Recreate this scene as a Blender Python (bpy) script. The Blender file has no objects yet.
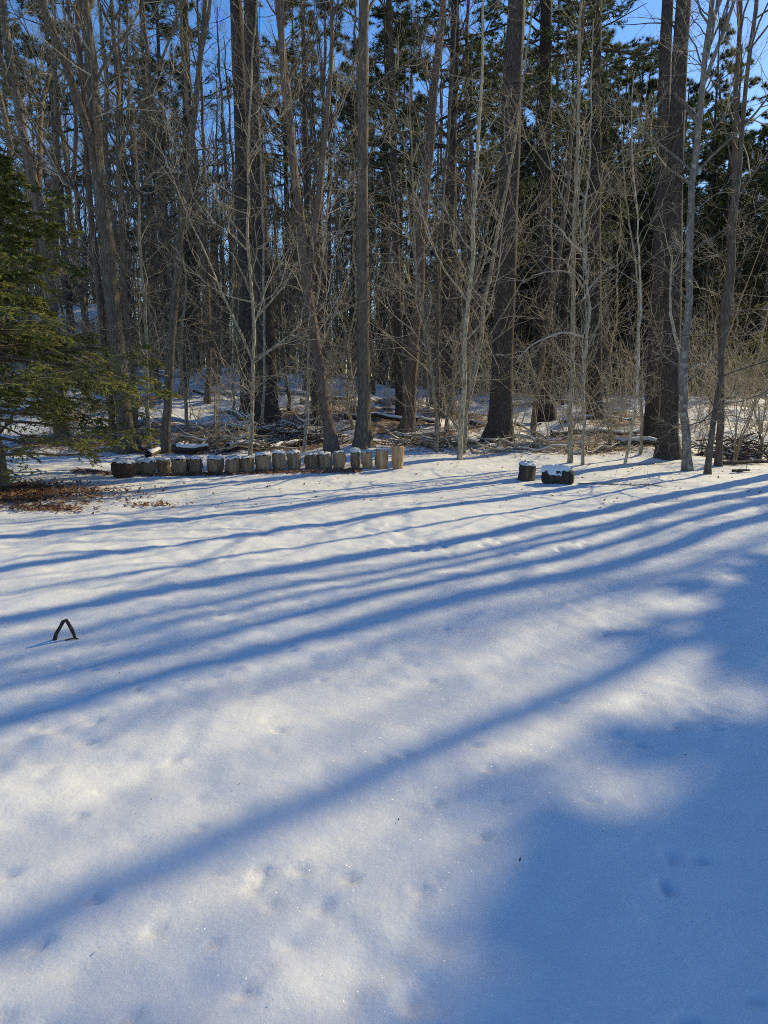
import bpy, math
import numpy as np

# ------------------------------------------------------------------ camera, sky, sun, exposure
SC = bpy.context.scene
COL = SC.collection
R_ = math.radians
CAM_H, FPX, PITCH = 1.6, 683.0, R_(10.5)
cam_d = bpy.data.cameras.new('camera')
cam = bpy.data.objects.new('camera', cam_d)
COL.objects.link(cam)
cam.location = (0, 0, CAM_H)
cam.rotation_euler = (R_(90) - PITCH, 0, 0)
cam_d.sensor_fit = 'VERTICAL'
cam_d.sensor_height = 36.0
cam_d.lens = FPX / 1024 * 36.0
cam_d.clip_end = 2000
SC.camera = cam

SUN_AZ, SUN_EL = R_(52), R_(31)          # azimuth to the right of straight ahead (+Y)
w = bpy.data.worlds.new('World')
SC.world = w
w.use_nodes = True
nt = w.node_tree
bg = nt.nodes['Background']
sky = nt.nodes.new('ShaderNodeTexSky')
sky.sky_type = 'NISHITA'
sky.sun_disc = False
sky.sun_elevation = SUN_EL
sky.sun_rotation = SUN_AZ
sky.air_density = 1.0
sky.dust_density = 0.2
sky.ozone_density = 2.2
hs = nt.nodes.new('ShaderNodeHueSaturation')
hs.inputs['Saturation'].default_value = 1.3
hs.inputs['Hue'].default_value = .508
nt.links.new(sky.outputs[0], hs.inputs['Color'])
nt.links.new(hs.outputs[0], bg.inputs['Color'])
bg.inputs['Strength'].default_value = 0.145

sl = bpy.data.lights.new('sun', 'SUN')
sl.energy = 4.3
sl.angle = R_(0.55)
sl.color = (1.0, 0.845, 0.48)
so = bpy.data.objects.new('sun', sl)
COL.objects.link(so)
so.rotation_euler = (R_(90) - SUN_EL, 0, math.pi - SUN_AZ)
so.location = (20, 15, 30)

SC.view_settings.view_transform = 'Standard'
SC.view_settings.look = 'None'
SC.view_settings.exposure = 0.36
SC.view_settings.gamma = 1.0
SC.view_settings.use_curve_mapping = False
SC.cycles.max_bounces = 6
SC.cycles.diffuse_bounces = 3
SC.cycles.glossy_bounces = 2
SC.cycles.transparent_max_bounces = 8
SC.cycles.use_adaptive_sampling = False
SC.cycles.use_denoising = False
SC.cycles.filter_width = 1.0

# ------------------------------------------------------------------ helpers
def rng_(s): return np.random.default_rng(s)

def vnoise(x, y, scale, seed):
    x = np.asarray(x, float) * scale; y = np.asarray(y, float) * scale
    xi = np.floor(x).astype(np.int64); yi = np.floor(y).astype(np.int64)
    fx = x - xi; fy = y - yi
    fx = fx * fx * (3 - 2 * fx); fy = fy * fy * (3 - 2 * fy)
    def h(a, b):
        n = (a * 374761393 + b * 668265263 + seed * 1442695041) & 0xffffffff
        n = ((n ^ (n >> 13)) * 1274126177) & 0xffffffff
        return ((n ^ (n >> 16)) & 0xffff) / 65535.0
    return ((h(xi, yi) * (1 - fx) + h(xi + 1, yi) * fx) * (1 - fy)
            + (h(xi, yi + 1) * (1 - fx) + h(xi + 1, yi + 1) * fx) * fy) * 2 - 1

def sstep(a, b, v):
    t = np.clip((v - a) / (b - a), 0, 1)
    return t * t * (3 - 2 * t)

MOUNDS = []     # x, y, radius, height
def terrain(x, y):
    x = np.asarray(x, float); y = np.asarray(y, float)
    edge = 14.2 + 0.5 * vnoise(x, y, .25, 5) - 0.05 * x
    fo = sstep(edge, edge + 3.0, y)
    rise = (2.5 - 1.6 * sstep(-9, 9, x)) * sstep(14, 42, y) + 0.8 * sstep(46, 110, y)
    z = 0.035 * vnoise(x, y, .45, 1) + 0.014 * vnoise(x, y, 1.7, 2) + (0.007 + .006 * (1 - sstep(-2, 1, x))) * vnoise(x, y, 4.5, 3) + .004 * vnoise(x, y, 11, 4) + .013 * np.clip(vnoise(x, y, 1.3, 31) + .15 - .06 * x, 0, 1) * (vnoise(x, y, 9, 32) + .45 * vnoise(x, y, 17, 33)) * (1 - sstep(12, 14, y))
    z = z * sstep(-2, 1.2, y * 0 + 2)
    z = z + rise + fo * (0.16 * vnoise(x, y, .4, 7) + 0.11 * vnoise(x, y, 1.1, 8) + 0.08 * vnoise(x, y, 2.7, 9))
    for mx, my, mr, mh in MOUNDS:
        z = z + mh * np.exp(-((x - mx) ** 2 + (y - my) ** 2) / (mr * mr))
    return z

_F = np.array([0, math.cos(PITCH), -math.sin(PITCH)]); _U = np.array([0, math.sin(PITCH), math.cos(PITCH)])
def ray(px, py):
    return (px - 384) / FPX * np.array([1., 0, 0]) + (512 - py) / FPX * _U + _F
def ground_at(px, py, tmax=90):
    d = ray(px, py); t = np.linspace(1.2, tmax, 4000)
    P = d[None] * t[:, None] + np.array([0, 0, CAM_H])
    hit = np.nonzero(P[:, 2] <= terrain(P[:, 0], P[:, 1]))[0]
    i = hit[0] if len(hit) else len(t) - 1
    return np.array([P[i, 0], P[i, 1], float(terrain(P[i, 0], P[i, 1]))])
def at_depth(px, py, Y):
    d = ray(px, py); return d * (Y / d[1]) + np.array([0, 0, CAM_H])

class MB:
    def __init__(s): s.V = []; s.F = []; s.n = 0
    def add(s, v, f, m=0, smooth=True):
        v = np.asarray(v, np.float32).reshape(-1, 3); f = np.asarray(f, np.int64)
        s.V.append(v); s.F.append((f + s.n, m, smooth)); s.n += len(v)
    def tubes(s, P, R, k, m=0):
        P = np.asarray(P, float); R = np.asarray(R, float)
        if P.ndim == 2: P = P[None]; R = R[None]
        T, n, _ = P.shape
        if T == 0: return
        g = np.gradient(P, axis=1); g /= np.linalg.norm(g, axis=2, keepdims=True) + 1e-9
        mean = np.abs(g.mean(1))
        ref = np.where((mean[:, 2] > .75)[:, None], np.array([1., 0, 0]), np.array([0, 0, 1.]))[:, None]
        u = np.cross(g, np.broadcast_to(ref, g.shape)); u /= np.linalg.norm(u, axis=2, keepdims=True) + 1e-9
        v = np.cross(g, u)
        a = np.arange(k) * 2 * math.pi / k
        RR = R[..., None] if R.ndim == 2 else R          # per-ring or per-vertex radius
        ring = P[:, :, None] + RR[..., None] * (np.cos(a)[:, None] * u[:, :, None] + np.sin(a)[:, None] * v[:, :, None])
        b = (np.arange(T) * n * k)[:, None, None]; i = (np.arange(n - 1) * k)[None, :, None]; j = np.arange(k)[None, None]
        j2 = (j + 1) % k
        f = np.stack([b + i + j, b + i + j2, b + i + k + j2, b + i + k + j], -1).reshape(-1, 4)
        s.add(ring, f, m)
    def blades(s, pos, dirs, L, W, rng, m=0):
        N = len(pos)
        if N == 0: return
        r = rng.normal(size=(N, 3)); sd = np.cross(dirs, r); sd /= np.linalg.norm(sd, axis=1, keepdims=True) + 1e-9
        L = np.asarray(L).reshape(-1, 1); W = np.asarray(W).reshape(-1, 1)
        v = np.stack([pos - sd * W * .5, pos + sd * W * .5, pos + dirs * L], 1)
        s.add(v, np.arange(N * 3).reshape(-1, 3), m, False)
    def build(s, name, mats, parent=None, loc=None):
        me = bpy.data.meshes.new(name)
        V = np.concatenate(s.V); me.vertices.add(len(V)); me.vertices.foreach_set('co', V.ravel())
        lv = np.concatenate([f.ravel() for f, _, _ in s.F]).astype(np.int32)
        tot = np.concatenate([np.full(len(f), f.shape[1]) for f, _, _ in s.F]).astype(np.int32)
        mi = np.concatenate([np.full(len(f), m) for f, m, _ in s.F]).astype(np.int32)
        sm = np.concatenate([np.full(len(f), q) for f, _, q in s.F])
        me.loops.add(len(lv)); me.loops.foreach_set('vertex_index', lv)
        me.polygons.add(len(tot)); me.polygons.foreach_set('loop_start', np.concatenate([[0], np.cumsum(tot)[:-1]]).astype(np.int32))
        me.polygons.foreach_set('loop_total', tot); me.polygons.foreach_set('material_index', mi)
        me.polygons.foreach_set('use_smooth', sm)
        for m in (mats if isinstance(mats, (list, tuple)) else [mats]): me.materials.append(m)
        me.update(calc_edges=True)
        o = bpy.data.objects.new(name, me); COL.objects.link(o)
        if parent is not None: o.parent = parent
        if loc is not None: o.location = loc
        return o

def tag(o, label=None, cat=None, group=None, kind=None):
    if label: o['label'] = label
    if cat: o['category'] = cat
    if group: o['group'] = group
    if kind: o['kind'] = kind
    return o
def thing(name, label, cat, loc, group=None, rz=0):
    o = bpy.data.objects.new(name, None); COL.objects.link(o)
    o.location = loc; o.rotation_euler = (0, 0, rz); o.empty_display_size = .2
    return tag(o, label, cat, group)
def dup(root, loc, rz, label, group, scale=1.0):
    r = root.copy(); COL.objects.link(r); r.location = loc; r.rotation_euler = (0, 0, rz); r.scale = (scale,) * 3
    tag(r, label, None, group)
    for ch in list(root.children):
        c = ch.copy(); COL.objects.link(c); c.parent = r
    return r

# ------------------------------------------------------------------ materials
def new_mat(name):
    m = bpy.data.materials.new(name); m.use_nodes = True
    return m, m.node_tree, m.node_tree.nodes['Principled BSDF']
def ramp(nt, stops):
    r = nt.nodes.new('ShaderNodeValToRGB'); e = r.color_ramp.elements
    while len(e) < len(stops): e.new(.5)
    for q, (p, c) in zip(e, stops): q.position = p; q.color = (*c, 1)
    return r
def bark(name, dark, mid, light, scale=14, stretch=.12, bump=.6, lichen=None, lo=.3, hi=.72):
    m, nt, b = new_mat(name); N = nt.nodes.new; L = nt.links.new
    tc = N('ShaderNodeTexCoord'); mp = N('ShaderNodeMapping'); mp.inputs['Scale'].default_value = (1, 1, stretch)
    L(tc.outputs['Object'], mp.inputs[0])
    n = N('ShaderNodeTexNoise'); n.inputs['Scale'].default_value = scale; n.inputs['Detail'].default_value = 6; n.inputs['Roughness'].default_value = .65
    L(mp.outputs[0], n.inputs['Vector'])
    r = ramp(nt, [(lo, dark), ((lo + hi) / 2, mid), (hi, light)]); L(n.outputs['Fac'], r.inputs[0])
    col = r.outputs[0]
    if lichen:
        n2 = N('ShaderNodeTexNoise'); n2.inputs['Scale'].default_value = 11; n2.inputs['Detail'].default_value = 5; L(tc.outputs['Object'], n2.inputs['Vector'])
        r2 = ramp(nt, [(.54, (0, 0, 0)), (.66, (.85, .85, .85))]); L(n2.outputs['Fac'], r2.inputs[0])
        mx = N('ShaderNodeMix'); mx.data_type = 'RGBA'; L(r2.outputs[0], mx.inputs[0]); L(col, mx.inputs[6]); mx.inputs[7].default_value = (*lichen, 1)
        col = mx.outputs[2]
    oi = N('ShaderNodeObjectInfo'); mr = N('ShaderNodeMapRange'); mr.inputs[3].default_value = .75; mr.inputs[4].default_value = 1.25
    L(oi.outputs['Random'], mr.inputs[0])
    hv = N('ShaderNodeHueSaturation'); L(mr.outputs[0], hv.inputs['Value']); L(col, hv.inputs['Color'])
    L(hv.outputs[0], b.inputs['Base Color'])
    b.inputs['Roughness'].default_value = .9; b.inputs['Specular IOR Level'].default_value = .25
    bp = N('ShaderNodeBump'); bp.inputs['Strength'].default_value = bump; bp.inputs['Distance'].default_value = .03
    L(n.outputs['Fac'], bp.inputs['Height']); L(bp.outputs[0], b.inputs['Normal'])
    return m
def leafmat(name, c1, c2, trans=.45, scale=.6):
    m, nt, b = new_mat(name); N = nt.nodes.new; L = nt.links.new
    tc = N('ShaderNodeTexCoord'); n = N('ShaderNodeTexNoise'); n.inputs['Scale'].default_value = scale; n.inputs['Detail'].default_value = 5
    L(tc.outputs['Object'], n.inputs['Vector'])
    r = ramp(nt, [(.32, c1), (.68, c2)]); L(n.outputs['Fac'], r.inputs[0])
    L(r.outputs[0], b.inputs['Base Color']); b.inputs['Roughness'].default_value = .55
    t = N('ShaderNodeBsdfTranslucent'); g = N('ShaderNodeHueSaturation'); g.inputs['Value'].default_value = 1.5; g.inputs['Hue'].default_value = .485
    L(r.outputs[0], g.inputs['Color']); L(g.outputs[0], t.inputs['Color'])
    mx = N('ShaderNodeMixShader'); mx.inputs[0].default_value = trans
    L(b.outputs[0], mx.inputs[1]); L(t.outputs[0], mx.inputs[2]); L(mx.outputs[0], nt.nodes['Material Output'].inputs['Surface'])
    return m
M = {}
M['pine'] = bark('pine_bark', (.022, .016, .012), (.058, .046, .037), (.155, .13, .108), 38, .28, 1.0)
M['hard'] = bark('grey_bark', (.05, .037, .025), (.125, .1, .072), (.27, .23, .175), 34, .22, .9)
M['brown'] = bark('brown_bark', (.06, .043, .032), (.14, .1, .075), (.24, .19, .15), 34, .22, .9)
M['lich'] = bark('lichen_bark', (.07, .06, .05), (.15, .13, .11), (.27, .245, .21), 30, .25, .9, lichen=(.3, .31, .26))
M['sap'] = bark('sapling_bark', (.12, .092, .058), (.31, .255, .168), (.5, .42, .3), 30, .3, .5, lo=.36, hi=.66)
M['pale'] = bark('pale_bark', (.17, .14, .1), (.39, .335, .25), (.56, .5, .4), 24, .5, .4, lo=.36, hi=.66)
M['twig'] = bark('twig_bark', (.18, .137, .086), (.4, .325, .215), (.58, .49, .355), 9, .5, .2)
M['darktwig'] = bark('dark_twig_bark', (.08, .065, .05), (.19, .157, .118), (.31, .265, .21), 9, .5, .2)
M['needle'] = leafmat('pine_needles', (.022, .036, .016), (.065, .085, .03), .4)
M['needle_sunlit'] = leafmat('sunlit_pine_needles', (.05, .07, .02), (.12, .13, .04), .5)  # lit copy of the pine needles, sunlight put into its yellower colour
M['hemlock'] = leafmat('hemlock_needles', (.065, .09, .018), (.19, .2, .042), .55, 1.4)
M['leaf'] = leafmat('dead_leaves', (.1, .046, .024), (.34, .19, .105), .25, 9)

def snow_nodes(nt, b):
    N = nt.nodes.new; L = nt.links.new
    tc = N('ShaderNodeTexCoord')
    n1 = N('ShaderNodeTexNoise'); n1.inputs['Scale'].default_value = 62; n1.inputs['Detail'].default_value = 4; n1.inputs['Roughness'].default_value = .75
    n2 = N('ShaderNodeTexNoise'); n2.inputs['Scale'].default_value = 3.5; n2.inputs['Detail'].default_value = 6
    for n in (n1, n2): L(tc.outputs['Object'], n.inputs['Vector'])
    r = ramp(nt, [(.25, (.65, .655, .66)), (.5, (.705, .705, .705)), (.75, (.765, .765, .755))]); L(n1.outputs['Fac'], r.inputs[0])
    b.inputs['Roughness'].default_value = .6; b.inputs['Specular IOR Level'].default_value = .3
    b1 = N('ShaderNodeBump'); b1.inputs['Strength'].default_value = .34; b1.inputs['Distance'].default_value = .006; L(n1.outputs['Fac'], b1.inputs['Height'])
    b2 = N('ShaderNodeBump'); b2.inputs['Strength'].default_value = .5; b2.inputs['Distance'].default_value = .04; L(n2.outputs['Fac'], b2.inputs['Height'])
    L(b1.outputs[0], b2.inputs['Normal']); L(b2.outputs[0], b.inputs['Normal'])
    return tc, r, b2
m, nt_, b_ = new_mat('snow'); _, r_, _ = snow_nodes(nt_, b_); nt_.links.new(r_.outputs[0], b_.inputs['Base Color']); M['snow'] = m

m, nt_, b_ = new_mat('snowy_ground'); tc_, r_, bump_ = snow_nodes(nt_, b_)
N = nt_.nodes.new; L = nt_.links.new
at = N('ShaderNodeAttribute'); at.attribute_name = 'litter'
nf = N('ShaderNodeTexNoise'); nf.inputs['Scale'].default_value = 7; nf.inputs['Detail'].default_value = 8; nf.inputs['Roughness'].default_value = .72; L(tc_.outputs['Object'], nf.inputs['Vector'])
ad = N('ShaderNodeMath'); ad.operation = 'ADD'; L(at.outputs['Fac'], ad.inputs[0]); L(nf.outputs['Fac'], ad.inputs[1])
msk = ramp(nt_, [(.98, (0, 0, 0)), (1.0, (1, 1, 1))])
mr_ = N('ShaderNodeMapRange'); mr_.inputs[1].default_value = .94; mr_.inputs[2].default_value = 1.06; L(ad.outputs[0], mr_.inputs[0])
vo = N('ShaderNodeTexVoronoi'); vo.inputs['Scale'].default_value = 22; L(tc_.outputs['Object'], vo.inputs['Vector'])
lr = ramp(nt_, [(.1, (.035, .022, .014)), (.4, (.1, .06, .035)), (.7, (.2, .125, .07)), (.95, (.3, .2, .12))])
sx = N('ShaderNodeSeparateColor'); L(vo.outputs['Color'], sx.inputs[0]); L(sx.outputs[0], lr.inputs[0])
mx = N('ShaderNodeMix'); mx.data_type = 'RGBA'; L(mr_.outputs[0], mx.inputs[0]); L(r_.outputs[0], mx.inputs[6]); L(lr.outputs[0], mx.inputs[7])
L(mx.outputs[2], b_.inputs['Base Color']); M['ground'] = m
cv = N('ShaderNodeTexVoronoi'); cv.inputs['Scale'].default_value = 330; L(tc_.outputs['Object'], cv.inputs['Vector'])
sc3 = N('ShaderNodeSeparateColor'); L(cv.outputs['Color'], sc3.inputs[0])
gt = N('ShaderNodeMath'); gt.operation = 'GREATER_THAN'; gt.inputs[1].default_value = .95; L(sc3.outputs[2], gt.inputs[0])
mu = N('ShaderNodeMath'); mu.operation = 'MULTIPLY'; mu.inputs[1].default_value = .045; L(gt.outputs[0], mu.inputs[0])
v1 = N('ShaderNodeVectorMath'); v1.operation = 'SUBTRACT'; L(cv.outputs['Color'], v1.inputs[0]); v1.inputs[1].default_value = (.5, .5, .5)
v2 = N('ShaderNodeVectorMath'); v2.operation = 'MULTIPLY'; L(v1.outputs[0], v2.inputs[0]); v2.inputs[1].default_value = (1.5, 1.5, 0)
v3 = N('ShaderNodeVectorMath'); v3.operation = 'ADD'; L(v2.outputs[0], v3.inputs[0]); v3.inputs[1].default_value = (0, 0, 1)
v4 = N('ShaderNodeVectorMath'); v4.operation = 'NORMALIZE'; L(v3.outputs[0], v4.inputs[0])
gl = N('ShaderNodeBsdfGlossy'); gl.inputs['Roughness'].default_value = .3; gl.inputs['Color'].default_value = (.9, .9, .9, 1); L(v4.outputs[0], gl.inputs['Normal'])
ms = N('ShaderNodeMixShader'); L(mu.outputs[0], ms.inputs[0]); L(b_.outputs[0], ms.inputs[1]); L(gl.outputs[0], ms.inputs[2]); L(ms.outputs[0], nt_.nodes['Material Output'].inputs['Surface'])

m, nt_, b_ = new_mat('cut_wood'); N = nt_.nodes.new; L = nt_.links.new
tc_ = N('ShaderNodeTexCoord'); wv = N('ShaderNodeTexWave'); wv.wave_type = 'RINGS'; wv.rings_direction = 'Z'; wv.inputs['Scale'].default_value = 18; wv.inputs['Distortion'].default_value = 1.5
L(tc_.outputs['Object'], wv.inputs['Vector']); rr = ramp(nt_, [(0, (.2, .12, .06)), (1, (.42, .27, .14))]); L(wv.outputs['Fac'], rr.inputs[0]); L(rr.outputs[0], b_.inputs['Base Color']); b_.inputs['Roughness'].default_value = .85; M['cut'] = m
M['log_grey'] = bark('weathered_log', (.1, .066, .042), (.29, .2, .128), (.46, .34, .225), 30, .2, 1.0)
M['log_tan_sunlit'] = bark('sunlit_tan_log', (.18, .1, .05), (.42, .26, .13), (.56, .38, .22), 22, .12, .8)  # tan wood of the right-hand logs, with sunlight mixed into its colour
M['log_red'] = bark('reddish_log', (.03, .02, .017), (.075, .045, .035), (.15, .08, .055), 22, .15, 1.0)
M['log_dark'] = bark('dark_stump', (.026, .02, .015), (.07, .054, .041), (.15, .115, .088), 22, .15, 1.0)
def plain(name, c, rough=.6, var=.15):
    m, nt, b = new_mat(name); n = nt.nodes.new('ShaderNodeTexNoise'); n.inputs['Scale'].default_value = 6; n.inputs['Detail'].default_value = 5
    r = ramp(nt, [(.3, tuple(q * (1 - var) for q in c)), (.7, tuple(q * (1 + var) for q in c))]); nt.links.new(n.outputs['Fac'], r.inputs[0]); nt.links.new(r.outputs[0], b.inputs['Base Color'])
    b.inputs['Roughness'].default_value = rough
    return m
M['siding'] = plain('grey_siding', (.3, .33, .36)); M['trim'] = plain('white_trim', (.75, .76, .77), .5, .05); M['pane'] = plain('dark_pane', (.03, .035, .045), .08)

# ------------------------------------------------------------------ ground
MOUNDS += [(3.3, 18.5, .9, .2), (3.45, 19.6, .9, .28), (-.55, 15.4, 1.0, .18), (6.2, 15.2, .8, .16), (.9, 13.9, 1.3, .10), (-6.5, 12.6, 1.5, .10)]
for k_ in range(40):
    fx_ = k_ / 39.0; MOUNDS.append((-4.75 + 5.0 * fx_ + .03 * math.sin(k_ * 9.1), 12.95 + .62 * fx_ + .1 * math.sin(k_ * 5.3), .13 + .04 * math.sin(k_ * 3.7), .05 + .03 * math.sin(k_ * 2.3)))
_g = lambda a, b, st: np.arange(a, b, st)
xp = np.concatenate([_g(0, 3.5, .026), _g(3.5, 9, .065), _g(9, 24, .2), 24 * 1.13 ** np.arange(26)])
xs = np.concatenate([-xp[:0:-1], xp])
ys = np.concatenate([-2 - 3 * 1.25 ** np.arange(18)[::-1], _g(-2, 1.0, .2), _g(1.0, 5, .022), _g(5, 9, .045), _g(9, 20, .085), _g(20, 60, .25), 60 * 1.09 ** np.arange(24)])
GX, GY = np.meshgrid(xs, ys)
GZ = terrain(GX, GY)
rg = rng_(11)
def dimple(cx, cy, ra, rb, an, dep):
    ix = np.searchsorted(xs, [cx - .35, cx + .35]); iy = np.searchsorted(ys, [cy - .35, cy + .35])
    sl_ = (slice(iy[0], iy[1]), slice(ix[0], ix[1]))
    dx = GX[sl_] - cx; dy = GY[sl_] - cy; c, s = math.cos(an), math.sin(an)
    q = ((dx * c + dy * s) / ra) ** 2 + ((-dx * s + dy * c) / rb) ** 2
    GZ[sl_] += -dep * np.exp(-q * q) + .1 * dep * np.exp(-(np.sqrt(q) - 1.35) ** 2 * 8)
for i in range(260):
    Y = 1.3 + 8.5 * rg.random() ** 1.3; X = rg.uniform(-.62, .62) * (Y + .6)
    if rg.random() < .5 and X > .1 * Y: X = -abs(X)
    dimple(X, Y, rg.uniform(.014, .042), rg.uniform(.01, .026), rg.uniform(0, 3.1), rg.uniform(.007, .022))
for px, py in ((278, 730), (155, 930), (40, 945), (385, 760), (8, 875), (260, 880), (322, 680), (95, 722), (408, 1005), (640, 745), (488, 768), (80, 690), (70, 668), (95, 670), (420, 890), (715, 728), (300, 870), (700, 860)):
    q = ground_at(px, py, 12); dimple(q[0], q[1], .034, .024, rg.uniform(0, 3), .017)
for k in range(26):      # a trampled strip half way across the lawn
    dimple(1.35 + rg.normal() * .55, 6.9 + rg.normal() * .28, .06, .04, rg.uniform(0, 3), .02)
MB_ = MB(); ny, nx = GX.shape
idx = np.arange(ny * nx).reshape(ny, nx)
MB_.add(np.stack([GX, GY, GZ], -1), np.stack([idx[:-1, :-1], idx[:-1, 1:], idx[1:, 1:], idx[1:, :-1]], -1).reshape(-1, 4))
ground = MB_.build('ground', M['ground'])
edge = 14.2 + .5 * vnoise(GX, GY, .25, 5) - .05 * GX
lit = sstep(edge, edge + 2, GY) * (.49 + .22 * vnoise(GX, GY, .35, 21) + .16 * vnoise(GX, GY, .9, 22)) * (1 - .12 * sstep(19, 26, GY))
lit = np.maximum(lit, .72 * np.exp(-((GX + 6.5) / 2.2) ** 4 - ((GY - 10.1) / 1.0) ** 4))                 # leaves under the hemlock
lit = np.maximum(lit, .62 * np.exp(-((GX + 3.2) / 2.6) ** 6 - ((GY - (12.55 + .11 * (GX + 3))) / .17) ** 2))  # strip before the logs
lit = np.maximum(lit, .5 * np.exp(-((GX + 4.5) / .5) ** 4 - ((GY - 8.95) / .2) ** 2))
lit = np.maximum(lit, .48 * np.exp(-((GX - 7) / 3.2) ** 6 - ((GY - 13.9) / .5) ** 2))
a = ground.data.attributes.new('litter', 'FLOAT', 'POINT'); a.data.foreach_set('value', lit.ravel().astype(np.float32))
tag(ground, 'snow covered ground running from the lawn up into the forest', 'ground', kind='structure')

# ------------------------------------------------------------------ tree growing
def nrm(v): return v / (np.linalg.norm(v, axis=-1, keepdims=True) + 1e-9)
def spawn(P, R, num, rng, t0, t1, Lf, ang, n=5, wander=.18, up=.06, rk=.55, rl=.012, flat=0., tpow=1.):
    """children of a batch of branches: P (T,n,3), R (T,n)"""
    T, m, _ = P.shape
    pi = np.repeat(np.arange(T), num); K = len(pi)
    t = t0 + (t1 - t0) * rng.random(K) ** tpow
    f = t * (m - 1); i = np.minimum(f.astype(int), m - 2); w_ = (f - i)[:, None]
    p0 = P[pi, i] * (1 - w_) + P[pi, i + 1] * w_
    tg = nrm(P[pi, i + 1] - P[pi, i]); pr = R[pi, i]
    plen = np.linalg.norm(np.diff(P, axis=1), axis=2).sum(1)[pi]
    r = rng.normal(size=(K, 3))
    if flat: r[:, 2] *= (1 - flat)
    wv = nrm(r - (r * tg).sum(1, keepdims=True) * tg)
    if flat:
        wv[:, 2] *= (1 - flat); wv = nrm(wv)
    a = np.radians(rng.uniform(*ang, K))[:, None]
    d = nrm(tg * np.cos(a) + wv * np.sin(a))
    Ln = Lf(t, plen) * rng.uniform(.6, 1.25, K)
    st = (Ln / (n - 1))[:, None]
    Q = np.empty((K, n, 3)); Q[:, 0] = p0
    for q in range(1, n):
        d = nrm(d + rng.normal(size=(K, 3)) * wander + np.array([0, 0, up]))
        Q[:, q] = Q[:, q - 1] + d * st
    r0 = np.minimum(pr * rk, rl * Ln + .002)
    RR = r0[:, None] * (1 - .82 * np.linspace(0, 1, n)[None])
    return Q, np.maximum(RR, .0022), t

def trunk_path(way, H, rng, n=34, bend=.0):
    """way: local (x, y, z) points from the base; carried on along its last direction up to height H"""
    W = [np.array(q, float) for q in way]
    W[0] = W[0].copy()
    d = nrm(W[-1] - W[-2]) if len(W) > 1 else np.array([0, 0, 1.])
    d = nrm(d * np.array([.6, .6, 1.]))
    if W[-1][2] < H - .5: W.append(W[-1] + d * (H - W[-1][2]) / d[2])
    W.insert(0, W[0] - np.array([0, 0, .35]))
    W = np.array(W)
    s = np.concatenate([[0], np.cumsum(np.linalg.norm(np.diff(W, axis=0), axis=1))]); u = np.linspace(0, 1, n) ** 1.25 * s[-1]
    P = np.stack([np.interp(u, s, W[:, c]) for c in range(3)], 1)
    for _ in range(2): P[1:-1] = .25 * P[:-2] + .5 * P[1:-1] + .25 * P[2:]
    wob = np.cumsum(rng.normal(size=(n, 2)), 0); wob -= np.linspace(0, 1, n)[:, None] * wob[-1]
    P[:, :2] += wob * bend
    return P
def trunk_mesh(mb, P, r, rng, k=14, flare=.6, taper=.78, lump=.05, m=0, tip=None):
    n = len(P); z = P[:, 2] - P[0, 2]; Ht = z[-1]
    R = r * (1 - taper * (z / Ht) ** 1.1)
    a = np.arange(k) * 2 * math.pi / k; nl = rng.integers(4, 6); ph = rng.uniform(0, 6.28)
    fl = np.exp(-np.maximum(z - .3, 0) / (.9 * r + .12))[:, None] * flare * (1 + .45 * np.cos(nl * a + ph) + .25 * np.cos((nl - 2) * a + ph * 2))[None]
    nz = 1 + lump * rng.normal(size=(n, k)) + lump * np.cos(2 * a + ph)[None]
    RR = R[:, None] * (nz + fl)
    mb.tubes(P[None], RR[None], k, m)
    return R

def bare_tree(way, H, r, seed, nb=26, t0=.38, low=9, fork=0, spread=.24, k=14, bend=.02, flare=.5, dens=1., ang=(28, 62), fine=4, limbs=(), taper=.8, lk=.009):
    rng = rng_(seed); tr, cr = MB(), MB()
    P = trunk_path(way, H, rng, bend=bend); R = trunk_mesh(tr, P, r, rng, k, flare, taper)
    P1 = P[None]; R1 = R[None]
    tz = lambda t: t
    sets = []
    if fork:
        F, FR, _ = spawn(P1, R1, fork, rng, t0 * .9, .72, lambda t, l: (1 - t) * l * .95, (12, 26), 12, .06, .05, .75, .02)
        tr.tubes(F, FR, 8); sets.append((F, FR))
    A, AR, _ = spawn(P1, R1, nb, rng, t0, .98, lambda t, l: spread * H * (1 - t) + .9, ang, 8, .13, .07, .5, lk)
    if fork:
        A2, AR2, _ = spawn(F, FR, max(4, nb // 4), rng, .2, .98, lambda t, l: .3 * l * (1.2 - t) + .6, ang, 8, .13, .07, .55, lk)
        A = np.concatenate([A, A2]); AR = np.concatenate([AR, AR2])
    if low:
        B, BR, _ = spawn(P1, R1, low, rng, .1, t0, lambda t, l: np.full_like(t, .07 * H + .5), (45, 90), 8, .16, .06, .3, .008)
        A = np.concatenate([A, B]); AR = np.concatenate([AR, BR])
    cr.tubes(A, AR, 5)
    C_, CR, _ = spawn(A, AR, int(6 * dens), rng, .2, 1, lambda t, l: .42 * l * (1.15 - .6 * t), (25, 65), 5, .2, .05, .6, .009)
    cr.tubes(C_, CR, 4, 1)
    D, DR, _ = spawn(C_, CR, fine, rng, .2, 1, lambda t, l: .5 * l + .05, (25, 65), 4, .22, .04, .6, .008)
    cr.tubes(D, DR, 3, 1)
    return tr, cr

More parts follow.
